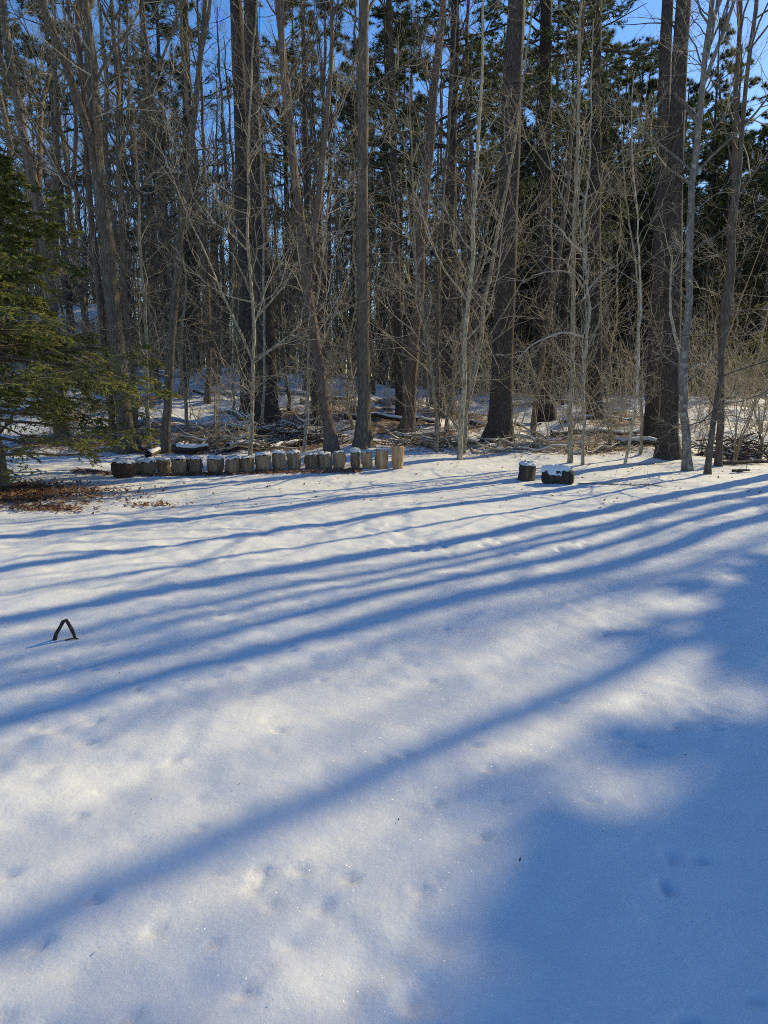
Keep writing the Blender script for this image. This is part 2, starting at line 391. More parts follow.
def pine_tree(way, H, r, seed, live=.42, nb=62, stubs=26, k=16, tuft=1., bend=.006, blade=(.13, .2), bw=.026, flare=.45, spread=.2):
    rng = rng_(seed); tr, cr = MB(), MB()
    P = trunk_path(way, H, rng, bend=bend); R = trunk_mesh(tr, P, r, rng, k, flare, .82, .035)
    P1, R1 = P[None], R[None]
    S, SR, _ = spawn(P1, R1, stubs, rng, .1, live + .1, lambda t, l: .4 + 2.2 * t, (70, 105), 6, .12, 0., .3, .009)
    cr.tubes(S, SR, 4)
    S2, S2R, _ = spawn(S, SR, 4, rng, .25, 1, lambda t, l: .4 * l, (30, 75), 4, .2, 0, .6, .009); cr.tubes(S2, S2R, 3, 1)
    A, AR, tt = spawn(P1, R1, nb, rng, live, .99, lambda t, l: spread * H * (1.05 - t) ** .8 + .4, (62, 98), 7, .08, .035, .4, .014)
    cr.tubes(A, AR, 5)
    B, BR, _ = spawn(A, AR, 8, rng, .3, 1, lambda t, l: .34 * l * (1.25 - t) + .1, (30, 65), 4, .12, .03, .6, .01, flat=.6); cr.tubes(B, BR, 3, 1)
    nt_uft = int(9 * tuft); K = len(B)
    ti = rng.random((K, nt_uft)) * .75 + .25; f = ti * 3; i = np.minimum(f.astype(int), 2); kk = np.arange(K)[:, None]
    p = B[kk, i] * (1 - (f - i))[..., None] + B[kk, i + 1] * (f - i)[..., None]; d = nrm(B[kk, i + 1] - B[kk, i])
    nbld = 5
    p = np.repeat(p.reshape(-1, 3), nbld, 0); d = np.repeat(d.reshape(-1, 3), nbld, 0)
    d = nrm(d + rng.normal(size=d.shape) * .75 + np.array([0, 0, .15]))
    N_ = len(p); cr.blades(p, d, rng.uniform(*blade, N_), np.full(N_, bw), rng, 2)
    return tr, cr

def hemlock_tree(H, r, seed, nb=80, t0=.07, spread=.4, n2=11, n3=6, nl=8, leaf=(.045, .075), lw=.022, droop=-.05, wan=.07):
    rng = rng_(seed); tr, cr = MB(), MB()
    P = trunk_path([(0, 0, 0), (0, 0, H * .5)], H, rng, bend=.012); R = trunk_mesh(tr, P, r, rng, 10, .35, .9)
    A, AR, _ = spawn(P[None], R[None], nb, rng, t0, .99, lambda t, l: spread * H * (1.03 - t) ** .9 + .15, (62, 106), 9, wan, droop * .4, .4, .01, tpow=1.15)
    cr.tubes(A, AR, 5)
    B, BR, _ = spawn(A, AR, n2, rng, .15, 1, lambda t, l: .36 * l * (1.3 - t) + .06, (35, 62), 5, .1, droop, .6, .008, flat=.85); cr.tubes(B, BR, 3, 1)
    C_, CR, _ = spawn(B, BR, n3, rng, .1, 1, lambda t, l: .42 * l * (1.2 - .6 * t) + .03, (35, 60), 4, .1, droop, .6, .006, flat=.85); cr.tubes(C_, CR, 3, 1)
    K = len(C_); ti = rng.random((K, nl)); f = ti * 3; i = np.minimum(f.astype(int), 2); kk = np.arange(K)[:, None]
    p = C_[kk, i] * (1 - (f - i))[..., None] + C_[kk, i + 1] * (f - i)[..., None]; d = nrm(C_[kk, i + 1] - C_[kk, i])
    p = p.reshape(-1, 3); d = d.reshape(-1, 3); rr = rng.normal(size=d.shape) * .8; rr[:, 2] *= .35; d = nrm(d + rr)
    N_ = len(p); cr.blades(p, d, rng.uniform(*leaf, N_), np.full(N_, lw), rng, 2)
    return tr, cr

def plant(name, label, cat, loc, trcr, bm, tm, nm=None, group=None):
    o = thing(name, label, cat, loc, group)
    trcr[0].build('trunk', bm, o)
    if trcr[1].n: trcr[1].build('crown', [bm, tm, nm] if nm else [bm, tm], o)
    return o

# ------------------------------------------------------------------ the trees one can tell apart at the lawn's edge
HERO = {}
def hero(name, kind, base, way, wpx, H, label, seed, mat=None, tw='twig', depth=None, group=None, **kw):
    if depth is None: B = ground_at(*base)
    else:
        B = at_depth(base[0], base[1], depth); B[2] = float(terrain(B[0], B[1]))
    Y = B[1]; rng = rng_(seed + 900)
    pts = [np.zeros(3)]; yo = 0
    for px, py in way:
        q = at_depth(px, py, Y) - B; yo += rng.normal() * .12; q[1] = yo; pts.append(q)
    r = wpx / FPX * Y / 2 * (.86 if name in ('sapling', 'birch_tree') else 1)
    if kind == 'pine': kw = {'live': .62 if Y < 24 else .45, **kw}; tc_ = pine_tree(pts, H, r, seed, **kw); return HERO.setdefault(seed, plant(name, label, 'tree', B, tc_, M[mat or 'pine'], M['darktwig'], M['needle'], group))
    tc_ = bare_tree(pts, H, r, seed, **kw)
    return HERO.setdefault(seed, plant(name, label, 'tree', B, tc_, M[mat or 'hard'], M[tw], None, group))

SAP = dict(nb=16, t0=.3, low=5, spread=.24, lk=.0075, k=8, bend=.016, flare=.25, ang=(30, 70), fine=3, dens=1.)
hero('hardwood_tree', 'b', (126, 452), [(110, 260), (96, 90), (88, 0)], 15, 19, 'thick shaggy grey tree behind the hemlock boughs, left of the log row', 1, 'hard', fork=3, t0=.3, nb=30)
hero('hardwood_tree', 'b', (116, 450), [(92, 230), (72, 0)], 7, 17, 'dark slim trunk growing against the left of the thick shaggy tree', 37, 'brown', fork=1, t0=.4)
hero('hardwood_tree', 'b', (135, 449), [(121, 240), (116, 100), (108, 0)], 6, 16, 'slim grey trunk growing against the right of the thick shaggy tree', 38, 'hard', fork=2, t0=.4)
hero('hardwood_tree', 'b', (164, 452), [(172, 300), (190, 130), (205, 0)], 8.5, 14, 'slim grey tree leaning right just behind the left half of the log row', 2, 'hard', fork=1, nb=24)
hero('sapling', 'b', (150, 447), [(140, 250), (128, 60)], 5, 9, 'thin tan sapling beside the thick shaggy tree at the left', 3, 'sap', **SAP)
hero('sapling', 'b', (188, 428), [(183, 340), (190, 290), (184, 240), (196, 120)], 4, 8, 'thin crooked pale sapling on the snowy slope behind the log row', 4, 'sap', **SAP)
hero('sapling', 'b', (250, 458), [(257, 310), (252, 240), (258, 60)], 5, 10, 'pale forked sapling rising right behind the middle of the log row', 5, 'sap', **{**SAP, 'fork': 1, 'nb': 18, 'low': 9})
hero('pine_tree', 'pine', (251, 418), [(245, 250), (240, 130), (233, 0)], 19, 24, 'dark twin trunk, the left one, behind the pale forked sapling', 6, stubs=24)
hero('pine_tree', 'pine', (269, 420), [(262, 250), (257, 130), (253, 0)], 19, 25, 'dark twin trunk, the right one, beside a white birch stem', 7, stubs=24)
hero('birch_tree', 'b', (265, 428), [(266, 250), (262, 100)], 3.6, 12, 'very thin whitish birch stem against the dark twin trunks', 8, 'pale', **SAP)
hero('hardwood_tree', 'b', (333, 451), [(318, 360), (303, 250), (290, 130), (284, 60), (278, -30)], 12, 13, 'brown tree leaning left and forking high, rooted behind the log row', 9, 'brown', fork=2, t0=.42, nb=24, flare=.8)
hero('hardwood_tree', 'b', (364, 446), [(364, 250), (363, 0)], 13.5, 18, 'straight grey trunk with flared base behind the right end of the log row', 10, 'hard', t0=.5, nb=28, low=12, flare=.9)
hero('sapling', 'b', (303, 452), [(306, 360), (318, 300), (330, 200)], 4, 8, 'thin pale sapling with a wide fork left of the leaning brown tree', 11, 'pale', **{**SAP, 'fork': 2})
hero('hardwood_tree', 'b', (315, 424), [(309, 250), (302, 0)], 8, 18, 'dark narrow trunk just behind the leaning brown tree', 12, 'pine', t0=.45)
hero('hardwood_tree', 'b', (405, 431), [(411, 330), (416, 240), (436, 60), (442, 0)], 12, 17, 'reddish brown trunk curving right, behind the bright end log', 13, 'brown', t0=.45, flare=.8)
hero('sapling', 'b', (437, 452), [(432, 380), (423, 330), (414, 255), (410, 120)], 5, 8, 'yellowish sapling bending left with a short forked top', 14, 'sap', **{**SAP, 'fork': 1})
hero('sapling', 'b', (440, 446), [(438, 330), (440, 250), (452, 100)], 5.5, 10, 'thin grey sapling standing straight beside the yellowish bent sapling', 15, 'hard', **SAP)
hero('sapling', 'b', (458, 460), [(466, 360), (473, 260), (480, 100)], 6.5, 11, 'tan sapling leaning slightly right with the bare ground at its foot', 16, 'sap', **SAP)
hero('sapling', 'b', (463, 453), [(478, 360), (498, 250), (520, 130)], 6, 10, 'tan sapling leaning far right before the big snowy-footed pine', 17, 'sap', **SAP)
hero('sapling', 'b', (443, 440), [(455, 350), (478, 260), (500, 180)], 4, 8, 'slender greenish sapling curving right, third of the leaning cluster', 18, 'sap', **SAP)
hero('pine_tree', 'pine', (499, 442), [(505, 300), (511, 130), (517, 0)], 21.5, 26, 'big dark pine with a snow mound round its flared foot', 19, flare=.6, stubs=34)
hero('hardwood_tree', 'b', (531, 438), [(545, 350), (560, 270), (575, 150)], 6, 11, 'thin leaning grey tree to the right of the snowy-footed pine', 20, 'hard', **SAP)
hero('sapling', 'b', (572, 463), [(573, 350), (578, 200), (586, 0)], 6, 12, 'tall tan sapling behind the snow covered lying log', 21, 'sap', **{**SAP, 'nb': 20})
hero('sapling', 'b', (583, 465), [(580, 380), (584, 300), (580, 240), (584, 160)], 4.2, 8, 'pale sapling with long arching limbs beside the tall tan sapling', 22, 'pale', **{**SAP, 'low': 10, 'fork': 1})
hero('sapling', 'b', (622, 465), [(632, 400), (638, 310), (636, 250), (628, 180)], 3.6, 7, 'thin pale sapling leaning right, alone before the dark middle woods', 23, 'pale', **SAP)
hero('sapling', 'b', (640, 454), [(637, 350), (640, 270), (632, 220)], 4, 7, 'thin crooked sapling left of the two big right pines', 24, 'sap', **SAP)
hero('pine_tree', 'pine', (651, 440), [(658, 250), (669, 0)], 15, 24, 'dark pine standing half hidden behind the big pine at right', 25, stubs=30)
hero('pine_tree', 'pine', (668, 457), [(673, 330), (681, 150), (691, 0)], 18, 26, 'big dark pine in front of its half hidden twin at right', 26, flare=.5, stubs=30)
hero('hardwood_tree', 'b', (685, 471), [(682, 360), (690, 250), (698, 120)], 9, 12, 'grey tree with pale lichen blotches before the big right pine', 27, 'lich', fork=3, t0=.5, nb=20, flare=.55)
hero('hardwood_tree', 'b', (709, 474), [(713, 380), (719, 270), (728, 100), (736, 0)], 5.5, 14, 'slim grey trunk nearest the lawn at the right side', 28, 'hard', t0=.4, nb=22)
hero('hardwood_tree', 'b', (719, 466), [(721, 380), (726, 300), (738, 100), (746, 0)], 6.5, 15, 'dark slim trunk close behind the slim grey one at right', 29, 'brown', t0=.4, nb=22)
hero('pine_tree', 'pine', (192, 372), [(190, 200), (186, 0)], 13, 25, 'dark straight pine up the snowy slope at left, behind the crooked sapling', 30, stubs=26)
hero('hardwood_tree', 'b', (207, 402), [(205, 250), (199, 0)], 6, 15, 'narrow dark trunk up the snowy slope beside the straight pine', 31, 'hard', t0=.4)
hero('pine_tree', 'pine', (400, 420), [(396, 250), (389, 0)], 9, 23, 'thin dark pine behind the reddish brown curving trunk', 32)
hero('pine_tree', 'pine', (447, 414), [(449, 250), (456, 0)], 13, 25, 'dark pine directly behind the leaning cluster of saplings', 33)
hero('pine_tree', 'pine', (545, 420), [(543, 250), (544, 0)], 17, 25, 'dark broad pine behind the thin leaning grey tree', 34, live=.42)
hero('pine_tree', 'pine', (595, 418), [(594, 250), (596, 0)], 14, 24, 'dark pine in the shaded woods behind the pale arching sapling', 35, live=.42)
hero('hardwood_tree', 'b', (62, 440), [(48, 250), (20, 100), (8, 30)], 13, 16, 'grey forked tree rising above the hemlock boughs at far left', 36, 'hard', fork=3, t0=.35, nb=28)

def limb(tree, way, wpx, mat, seed, twigs=6):
    rng = rng_(seed); B = np.array(tree.location); Y = B[1]
    W = np.array([at_depth(px, py, Y) - B for px, py in way]); n = 12
    s_ = np.linspace(0, 1, len(W)); u = np.linspace(0, 1, n); P = np.stack([np.interp(u, s_, W[:, c]) for c in range(3)], 1)
    P[1:-1] = .25 * P[:-2] + .5 * P[1:-1] + .25 * P[2:]; P[:, 1] -= .5 * u * rng.uniform(-.6, 1); P += rng.normal(size=P.shape) * .012 * u[:, None]
    R = wpx / FPX * Y / 2 * (1 - .7 * u); mb = MB(); mb.tubes(P[None], R[None], 7)
    T_, TR, _ = spawn(P[None], R[None], twigs, rng, .25, 1, lambda t, l: .4 * l, (25, 65), 6, .2, .04, .6, .008); mb.tubes(T_, TR, 4)
    T2, T2R, _ = spawn(T_, TR, 4, rng, .2, 1, lambda t, l: .45 * l, (25, 65), 4, .22, .03, .6, .008); mb.tubes(T2, T2R, 3)
    return mb.build('limb', M[mat], tree)
arch = HERO[22]
for i, (wy_, w_) in enumerate([([(583, 337), (566, 331), (549, 336), (530, 346), (517, 360)], 2.6), ([(583, 288), (574, 275), (556, 272), (532, 276), (518, 286)], 2.4),
        ([(582, 252), (571, 242), (562, 226), (546, 214)], 2.2), ([(583, 300), (592, 284), (604, 270), (622, 262)], 2.2), ([(583, 370), (574, 360), (560, 358)], 2.)]): limb(arch, wy_, w_, 'pale', 700 + i)
for i, (wy_, w_, m_) in enumerate([([(682, 357), (675, 335), (671, 308), (673, 280), (675, 255)], 3.6, 'pale'), ([(698, 122), (690, 110), (681, 100), (673, 92)], 6, 'lich'),
        ([(690, 370), (700, 363), (709, 366), (716, 374)], 2., 'pale')]): limb(HERO[27], wy_, w_, m_, 720 + i, 4 if i != 1 else 1)
for i, (wy_, w_) in enumerate([([(255, 358), (285, 342), (310, 328), (335, 312), (370, 298)], 3.2), ([(256, 318), (270, 302), (285, 285), (296, 262)], 2.6), ([(256, 310), (246, 280), (236, 258), (225, 245)], 2.4)]): limb(HERO[5], wy_, w_, 'sap', 730 + i)
for i, (wy_, w_) in enumerate([([(423, 330), (430, 312), (432, 296), (428, 285)], 2.4), ([(414, 262), (405, 262), (396, 255), (390, 248)], 2.2)]): limb(HERO[14], wy_, w_, 'sap', 740 + i)

# ------------------------------------------------------------------ trees just outside the right edge whose shadows cross the lawn
SN = np.array([math.sin(SUN_AZ), math.cos(SUN_AZ)]); SP = np.array([math.cos(SUN_AZ), -math.sin(SUN_AZ)])
def offside(c, t): q = SP * c + SN * t; return np.array([q[0], q[1], float(terrain(q[0], q[1]))])
for i, (c, t, r, H, lab) in enumerate([
        (-5.28, 17, .2, 17, 'thick grey tree beyond the right edge, nearest the visible woods'),
        (-4.8, 21, .13, 16, 'straight grey tree beyond the right edge, behind the nearest thick one'),
        (-4.5, 18, .1, 13, 'slender grey tree beyond the right edge, second from the woods'),
        (-4.02, 16.5, .1, 12, 'slender brown tree beyond the right edge, closest to the lawn'),
        (-3.62, 20, .18, 18, 'thick brown tree beyond the right edge, behind the slender brown one'),
        (-2.05, 25, .15, 24, 'tall grey tree beyond the right edge, far along the wood')]):
    plant('hardwood_tree', lab, 'tree', offside(c, t), bare_tree([(0, 0, 0), (.1, .05, 5)], H, r, 60 + i, t0=.66, nb=18, low=4, bend=.03, taper=.6), M['hard' if i % 2 == 0 else 'brown'], M['twig'])
for i, (c, t, H, lab) in enumerate([(-.3, 20, 22, 'dense pine beyond the right edge, the one nearest the camera'), (1.6, 21, 22, 'dense pine beyond the right edge, past the nearest pine'),
                                    (-.55, 24, 24, 'slim dense pine beyond the right edge, beside the tall grey tree'), (-.6, 30, 27, 'narrow dense pine beyond the right edge, farthest of the dense ones'), (.1, 27, 26, 'dense pine beyond the right edge, behind the nearest two'), (-1.6, 20, 9.5, 'small dense pine beyond the right edge, between tall tree and dense pines'), (-2.3, 20.5, 10., 'small dense pine beyond the right edge, among the bare trees')]):
    plant('pine_tree', lab, 'tree', offside(c, t), pine_tree([(0, 0, 0), (0, 0, 6)], H, .011 * H, 70 + i, live=.3 if H > 15 else .45, nb=210 if H > 15 else 60, tuft=1.8 if H > 15 else .9, bw=.055, spread=.05), M['pine'], M['darktwig'], M['needle'])
for i, (c, t, H, lab) in enumerate([(-3.0, 31, 17, 'bare twiggy tree beyond the right edge, beside the tall grey one'), (-3.2, 28, 18, 'bare twiggy tree beyond the right edge, amid the pines'), (-4.25, 24, 17.5, 'bare twiggy tree beyond the right edge, above the brown trees'), (-1.7, 33, 22, 'bare twiggy tree beyond the right edge, behind the dense pines'), (-2.5, 35, 23.5, 'bare twiggy tree beyond the right edge, farthest along the wood')]):
    plant('hardwood_tree', lab, 'tree', offside(c, t), bare_tree([(0, 0, 0), (.1, .05, 5)], H, .13, 90 + i, t0=.4, nb=44, low=4, bend=.03, fine=5), M['hard'], M['twig'])

# ------------------------------------------------------------------ hemlock at the left
hb = np.array([-5.95, 10.6, float(terrain(-5.95, 10.6))])
plant('hemlock_tree', 'green hemlock with feathery sunlit boughs over brown leaves at left', 'tree', hb, hemlock_tree(5.1, .08, 80, nb=125, spread=.66, t0=.265, n2=13, droop=-.075, wan=.13, nl=9, leaf=(.05, .085), lw=.026), M['brown'], M['darktwig'], M['hemlock'])

# ------------------------------------------------------------------ the woods behind
protos = {}
def proto(kind, i):
    key = (kind, i)
    if key in protos: return protos[key]
    s = 200 + i * 7 + hash(kind) % 1 + {'hard': 0, 'pine': 100, 'sapling': 200, 'hemlock': 300}[kind]
    rng = rng_(s); lean = rng.normal(size=2) * .05
    wy = [(0, 0, 0), (lean[0] * 5, lean[1] * 5, 5)]
    if kind == 'hard': tc_ = bare_tree(wy, 16, .13, s, nb=26, t0=.3, low=9, fork=i % 3, k=8, bend=.05, fine=4, dens=1.); mm = (M['hard'], M['darktwig'], None)
    if kind == 'pine': tc_ = pine_tree(wy, 22, .19, s, live=[.45, .36, .28, .5][i], nb=60, stubs=24, k=9, bw=.03, blade=(.2, .34), tuft=1.3); mm = (M['pine'], M['twig'], M['needle_sunlit' if i == 2 else 'needle'])
    if kind == 'sapling': tc_ = bare_tree(wy, 7.5, .042, s, nb=15, t0=.22, low=4, fork=i % 2, k=6, bend=.05, fine=3, ang=(35, 75), flare=.2); mm = (M['sap'], M['twig'], None)
    if kind == 'hemlock': tc_ = hemlock_tree(9, .1, s, nb=70, n2=8, n3=4, nl=6, leaf=(.12, .18), lw=.06, spread=.3, t0=.12); mm = (M['brown'], M['darktwig'], M['hemlock'])
    protos[key] = (tc_, mm); return protos[key]
NAMES = {'hard': ('hardwood_tree', 'bare grey tree among the crowded trunks deep in the woods', 'bare trees of the back woods'),
         'pine': ('pine_tree', 'dark pine with dead lower limbs deep in the back woods', 'pines of the back woods'),
         'sapling': ('sapling', 'thin bare sapling among the trunks of the back woods', 'saplings of the back woods'),
         'hemlock': ('hemlock_tree', 'small dark hemlock growing under the trees of the back woods', 'hemlocks of the back woods')}
made = {}
def back(kind, i, x, y, rz, sc):
    nm, lab, grp = NAMES[kind]
    loc = (x, y, float(terrain(x, y)) - .05)
    if (kind, i) in made:
        o = dup(made[(kind, i)], loc, rz, lab, grp, sc); o['category'] = 'tree'; return o
    (tc_, mm) = proto(kind, i)
    o = plant(nm, lab, 'tree', loc, tc_, *mm, group=grp); o.rotation_euler = (0, 0, rz); o.scale = (sc,) * 3
    made[(kind, i)] = o; return o
rb = rng_(5); spots = []
def scatter(kind, nvar, num, y0, y1, side, mind, fn=None, sc=(.8, 1.2)):
    k = 0; tries = 0
    while k < num and tries < num * 60:
        tries += 1
        y = math.sqrt(rb.uniform(y0 * y0, y1 * y1)); x = rb.uniform(-.6 * y - 2, .6 * y + side)
        if fn and rb.random() > fn(x, y): continue
        if any((x - a_) ** 2 + (y - b_) ** 2 < mind * mind for a_, b_ in spots): continue
        spots.append((x, y)); back(kind, int(rb.integers(nvar)), x, y, rb.uniform(0, 6.28), rb.uniform(*sc)); k += 1
right = lambda x, y: (.08 + .92 * sstep(-.02, .35, x / y)) * (1 - .95 * sstep(.03, .2, x / y) * (1 - sstep(44, 50, y)))
left = lambda x, y: (1 - .5 * sstep(-.1, .3, x / y)) * (1 - .92 * sstep(.06, .22, x / y) * (1 - sstep(38, 46, y)))
scatter('pine', 4, 95, 30, 74, 1, 1.6, right)
scatter('hard', 4, 130, 25, 66, 2, 1.2, left)
scatter('pine', 4, 14, 45, 62, 2, 1.5, lambda x, y: float(x / y > .12))
scatter('hard', 4, 34, 22, 48, -6, 1., left, (.55, .8))
scatter('sapling', 4, 42, 20, 46, 3, .8)
scatter('hemlock', 2, 20, 34, 64, 4, 1.8, right, (.7, 1.3))
# off to the right the woods go on: trees that filter the sun on the forest floor
for i in range(4):
    y = rb.uniform(40, 66); x = .6 * y + 4 + rb.uniform(0, 22)
    back('hard', int(rb.integers(4)), x, y, rb.uniform(0, 6.28), rb.uniform(.8, 1.15))

# the far wood that reads as one mass
rf = rng_(31); fm = MB()
n = 1700; y = rf.uniform(62, 125, n); x = rf.uniform(-1, 1, n) * (.66 * y + 6); z = terrain(x, y)
H = rf.uniform(11, 22, n); t = np.linspace(0, 1, 6)
P = np.stack([x[:, None] + rf.normal(size=(n, 1)) * .8 * t, np.repeat(y[:, None], 6, 1), z[:, None] - .3 + H[:, None] * t], -1)
P[:, :, :2] += rf.normal(size=(n, 6, 2)) * .08
Rr = rf.uniform(.07, .2, n)[:, None] * (1 - .8 * t)
fm.tubes(P, Rr, 6, 0)
A, AR, _ = spawn(P, Rr, 12, rf, .12, 1, lambda t_, l: .14 * l * (1.2 - t_) + .8, (40, 85), 5, .15, .03, .5, .01); AR = np.maximum(AR, .012); fm.tubes(A, AR, 3, 1)
B, BR, _ = spawn(A, AR, 4, rf, .2, 1, lambda t_, l: .45 * l, (25, 65), 4, .2, .03, .7, .01); BR = np.maximum(BR, .009); fm.tubes(B, BR, 3, 1)
sel = rf.permutation(len(B))[:50000]; p = np.repeat(B[sel, 2], 4, 0); keep = rf.random(len(p)) < .15 + .85 * sstep(-.2, .3, p[:, 0] / p[:, 1])
p = p[keep]; d = nrm(rf.normal(size=p.shape)); fm.blades(p + rf.normal(size=p.shape) * .2, d, rf.uniform(.3, .6, len(p)), np.full(len(p), .16), rf, 2)
tag(fm.build('far_woods', [M['pine'], M['darktwig'], M['needle']]), 'far dim woods filling the gaps between the trunks', 'woods', kind='stuff')

# low twiggy undergrowth between the trunks
ru = rng_(41); um = MB()
n = 520; y = np.sqrt(ru.uniform(17.5 ** 2, 48 ** 2, n)); x = ru.uniform(-.62, .62, n) * y; z = terrain(x, y)
k = 4; nn = n * k; x = np.repeat(x, k) + ru.normal(size=nn) * .12; y = np.repeat(y, k) + ru.normal(size=nn) * .12; z = np.repeat(z, k)
Hh = ru.uniform(.5, 3.2, nn); t = np.linspace(0, 1, 6); dr = ru.normal(size=(nn, 2)) * .4
P = np.stack([x[:, None] + dr[:, :1] * Hh[:, None] * t ** 1.4, y[:, None] + dr[:, 1:] * Hh[:, None] * t ** 1.4, z[:, None] - .05 + Hh[:, None] * t], -1) + ru.normal(size=(nn, 6, 3)) * .025
Rr = np.maximum(.006 * Hh[:, None] * (1 - .7 * t), .003); um.tubes(P, Rr, 3)
A, AR, _ = spawn(P, Rr, 4, ru, .25, 1, lambda t_, l: .4 * l, (30, 70), 4, .2, .05, .7, .007); um.tubes(A, AR, 3)
tag(um.build('undergrowth', [M['twig']]), 'thin bare twigs of undergrowth across the snowy forest floor', 'undergrowth', kind='stuff')

# ------------------------------------------------------------------ log rounds in a row at the lawn's edge
def log_round(name, label, cat, px0, px1, ptop, pbot, mat, seed, cap=1., tilt=0., group=None, bulge=.06, lean=0., straight=False):
    rng = rng_(seed)
    B = ground_at((px0 + px1) / 2, pbot); Y = B[1]; dist = np.linalg.norm(B - np.array([0, 0, CAM_H]))
    r = (px1 - px0) / FPX * dist / 2; h = (pbot - ptop) / FPX * dist * 1.02
    o = thing(name, label, cat, B, group, rng.uniform(-.3, .3)); o.rotation_euler = (rng.normal() * .03, tilt, o.rotation_euler[2])
    k = 22; a = np.arange(k) * 2 * math.pi / k
    sh = 1 + .05 * np.cos(2 * a + rng.uniform(0, 6)) + .035 * np.cos(3 * a + rng.uniform(0, 6)) + .02 * rng.normal(size=k)
    zs = np.array([-.12, .0, h * .12, h * .3, h * .5, h * .7, h * .88, h * .97, h]); pr = np.array([.7, .78, .88, .97, 1, 1, .985, .96, .89]) * .95
    if straight: pr = np.array([1.1, 1.08, 1.03, 1, .98, .97, .98, 1, .99]) * .98
    mb = MB(); ph = rng.uniform(0, 6)
    V = np.stack([np.outer(pr, sh * np.cos(a)) * r, np.outer(pr, sh * np.sin(a)) * r, np.repeat(zs[:, None], k, 1) + np.outer(np.linspace(0, 1, 9), .03 * h * np.cos(a + ph))], -1)
    V[:, :, :2] += (rng.normal(size=(9, k)) * .008)[..., None] * np.stack([np.cos(a), np.sin(a)], -1)[None]
    V[:, :, 0] += lean * V[:, :, 2]
    i = (np.arange(8) * k)[:, None]; j = np.arange(k)[None]; j2 = (j + 1) % k
    mb.add(V, np.stack([i + j, i + j2, i + k + j2, i + k + j], -1).reshape(-1, 4)); mb.build('log_side', mat, o)
    c = MB(); top = V[-1] * np.array([.998, .998, 1]); cv = np.concatenate([top, [top.mean(0)]]); c.add(cv, np.stack([np.arange(k), (np.arange(k) + 1) % k, np.full(k, k)], -1), 0, False); c.build('cut_face', M['cut'], o)
    if cap:
        sc_ = MB(); q = np.linspace(0, 1, 7); hh = .042 * cap * rng.uniform(.6, 1.4)
        prof = [(1.0, .004), (1.03, hh * .35), (.98, hh * .7), (.86, hh * .93), (.6, hh * 1.05), (.3, hh * 1.1), (.02, hh * 1.12)]
        ctr = top.mean(0)
        VV = np.stack([ctr + (top - ctr) * np.array([s_, s_, 1]) * np.array([1, 1, .6]) + np.array([0, 0, z_ + .004]) + (rng.normal(size=(k, 3)) * .01) for s_, z_ in prof])
        i = (np.arange(6) * k)[:, None]
        sc_.add(VV, np.stack([i + j, i + j2, i + k + j2, i + k + j], -1).reshape(-1, 4)); sc_.build('snow_cap', M['snow'], o)
    return o
G = 'log rounds in a row at the lawn edge'
LOGS = [(113, 135, 464, 477, 'log_red', 1.1, 'wide dark reddish log round at the left end of the log row'),
        (137, 156, 463, 474.5, 'log_grey', 1.2, 'squat log round with thick snow, second from the reddish end log'),
        (157, 171, 461, 473, 'log_grey', .7, 'narrow log round under a fallen snowy branch, third from the reddish end log'),
        (171.5, 187, 460, 474, 'log_grey', .9, 'rounded grey log round right after the narrow one below the branch'),
        (187.6, 203.5, 460, 474, 'log_grey', .9, 'grey log round fifth from the reddish end log, before a gap'),
        (206.5, 224.5, 459, 473, 'log_grey', 1.0, 'wide grey log round between two snowy gaps in the left half'),
        (226.5, 241, 459.5, 473.5, 'log_grey', .9, 'grey log round left of the pair at the pale forked sapling'),
        (241, 254, 458.5, 473, 'log_grey', .6, 'narrow log round directly in front of the pale forked sapling'),
        (255.5, 271.5, 456, 471, 'log_grey', .9, 'broad grey log round just right of the pale forked sapling'),
        (273, 286.5, 454, 470.5, 'log_grey', .8, 'upright log round second to the right of the pale forked sapling'),
        (288, 302, 453.5, 469.5, 'log_grey', .9, 'tapered log round left of the wide-forked thin sapling'),
        (305, 319, 455.5, 469, 'log_grey', .7, 'low log round left of the touching pair under the leaning tree'),
        (319, 333, 455, 469, 'log_grey', .5, 'low grey log round touching the log at the leaning brown tree'),
        (333, 345, 453, 468.5, 'log_tan_sunlit', .5, 'sunlit-tinted tan log round below the leaning brown tree, right of the grey low one'),
        (350.5, 361, 453, 468, 'log_grey', 1.5, 'log round plastered with snow under the straight grey trunk'),
        (362, 373, 452, 468.5, 'log_tan_sunlit', .4, 'slim sunlit-tinted tan log round right after the snow plastered one'),
        (374.5, 388, 451, 468.5, 'log_tan_sunlit', .4, 'brown log round second from the bright right end log'),
        (391, 404, 447, 468.5, 'log_tan_sunlit', .0, 'sunlit-tinted orange-tan log round, tallest, at the right end of the row')]
for i, (a0, a1, b0, b1, mt, cp, lab) in enumerate(LOGS):
    log_round('log_round', lab, 'log', a0, a1, b0, b1, M[mt], 400 + i, cp, tilt=rng_(i + 50).normal() * .06 + (.05 if i == 17 else 0), group=G)
log_round('tree_stump', 'lone dark stump with a snow cap at the lawn edge', 'stump', 518, 535, 465, 480, M['log_dark'], 431, .7, tilt=.06, straight=True)
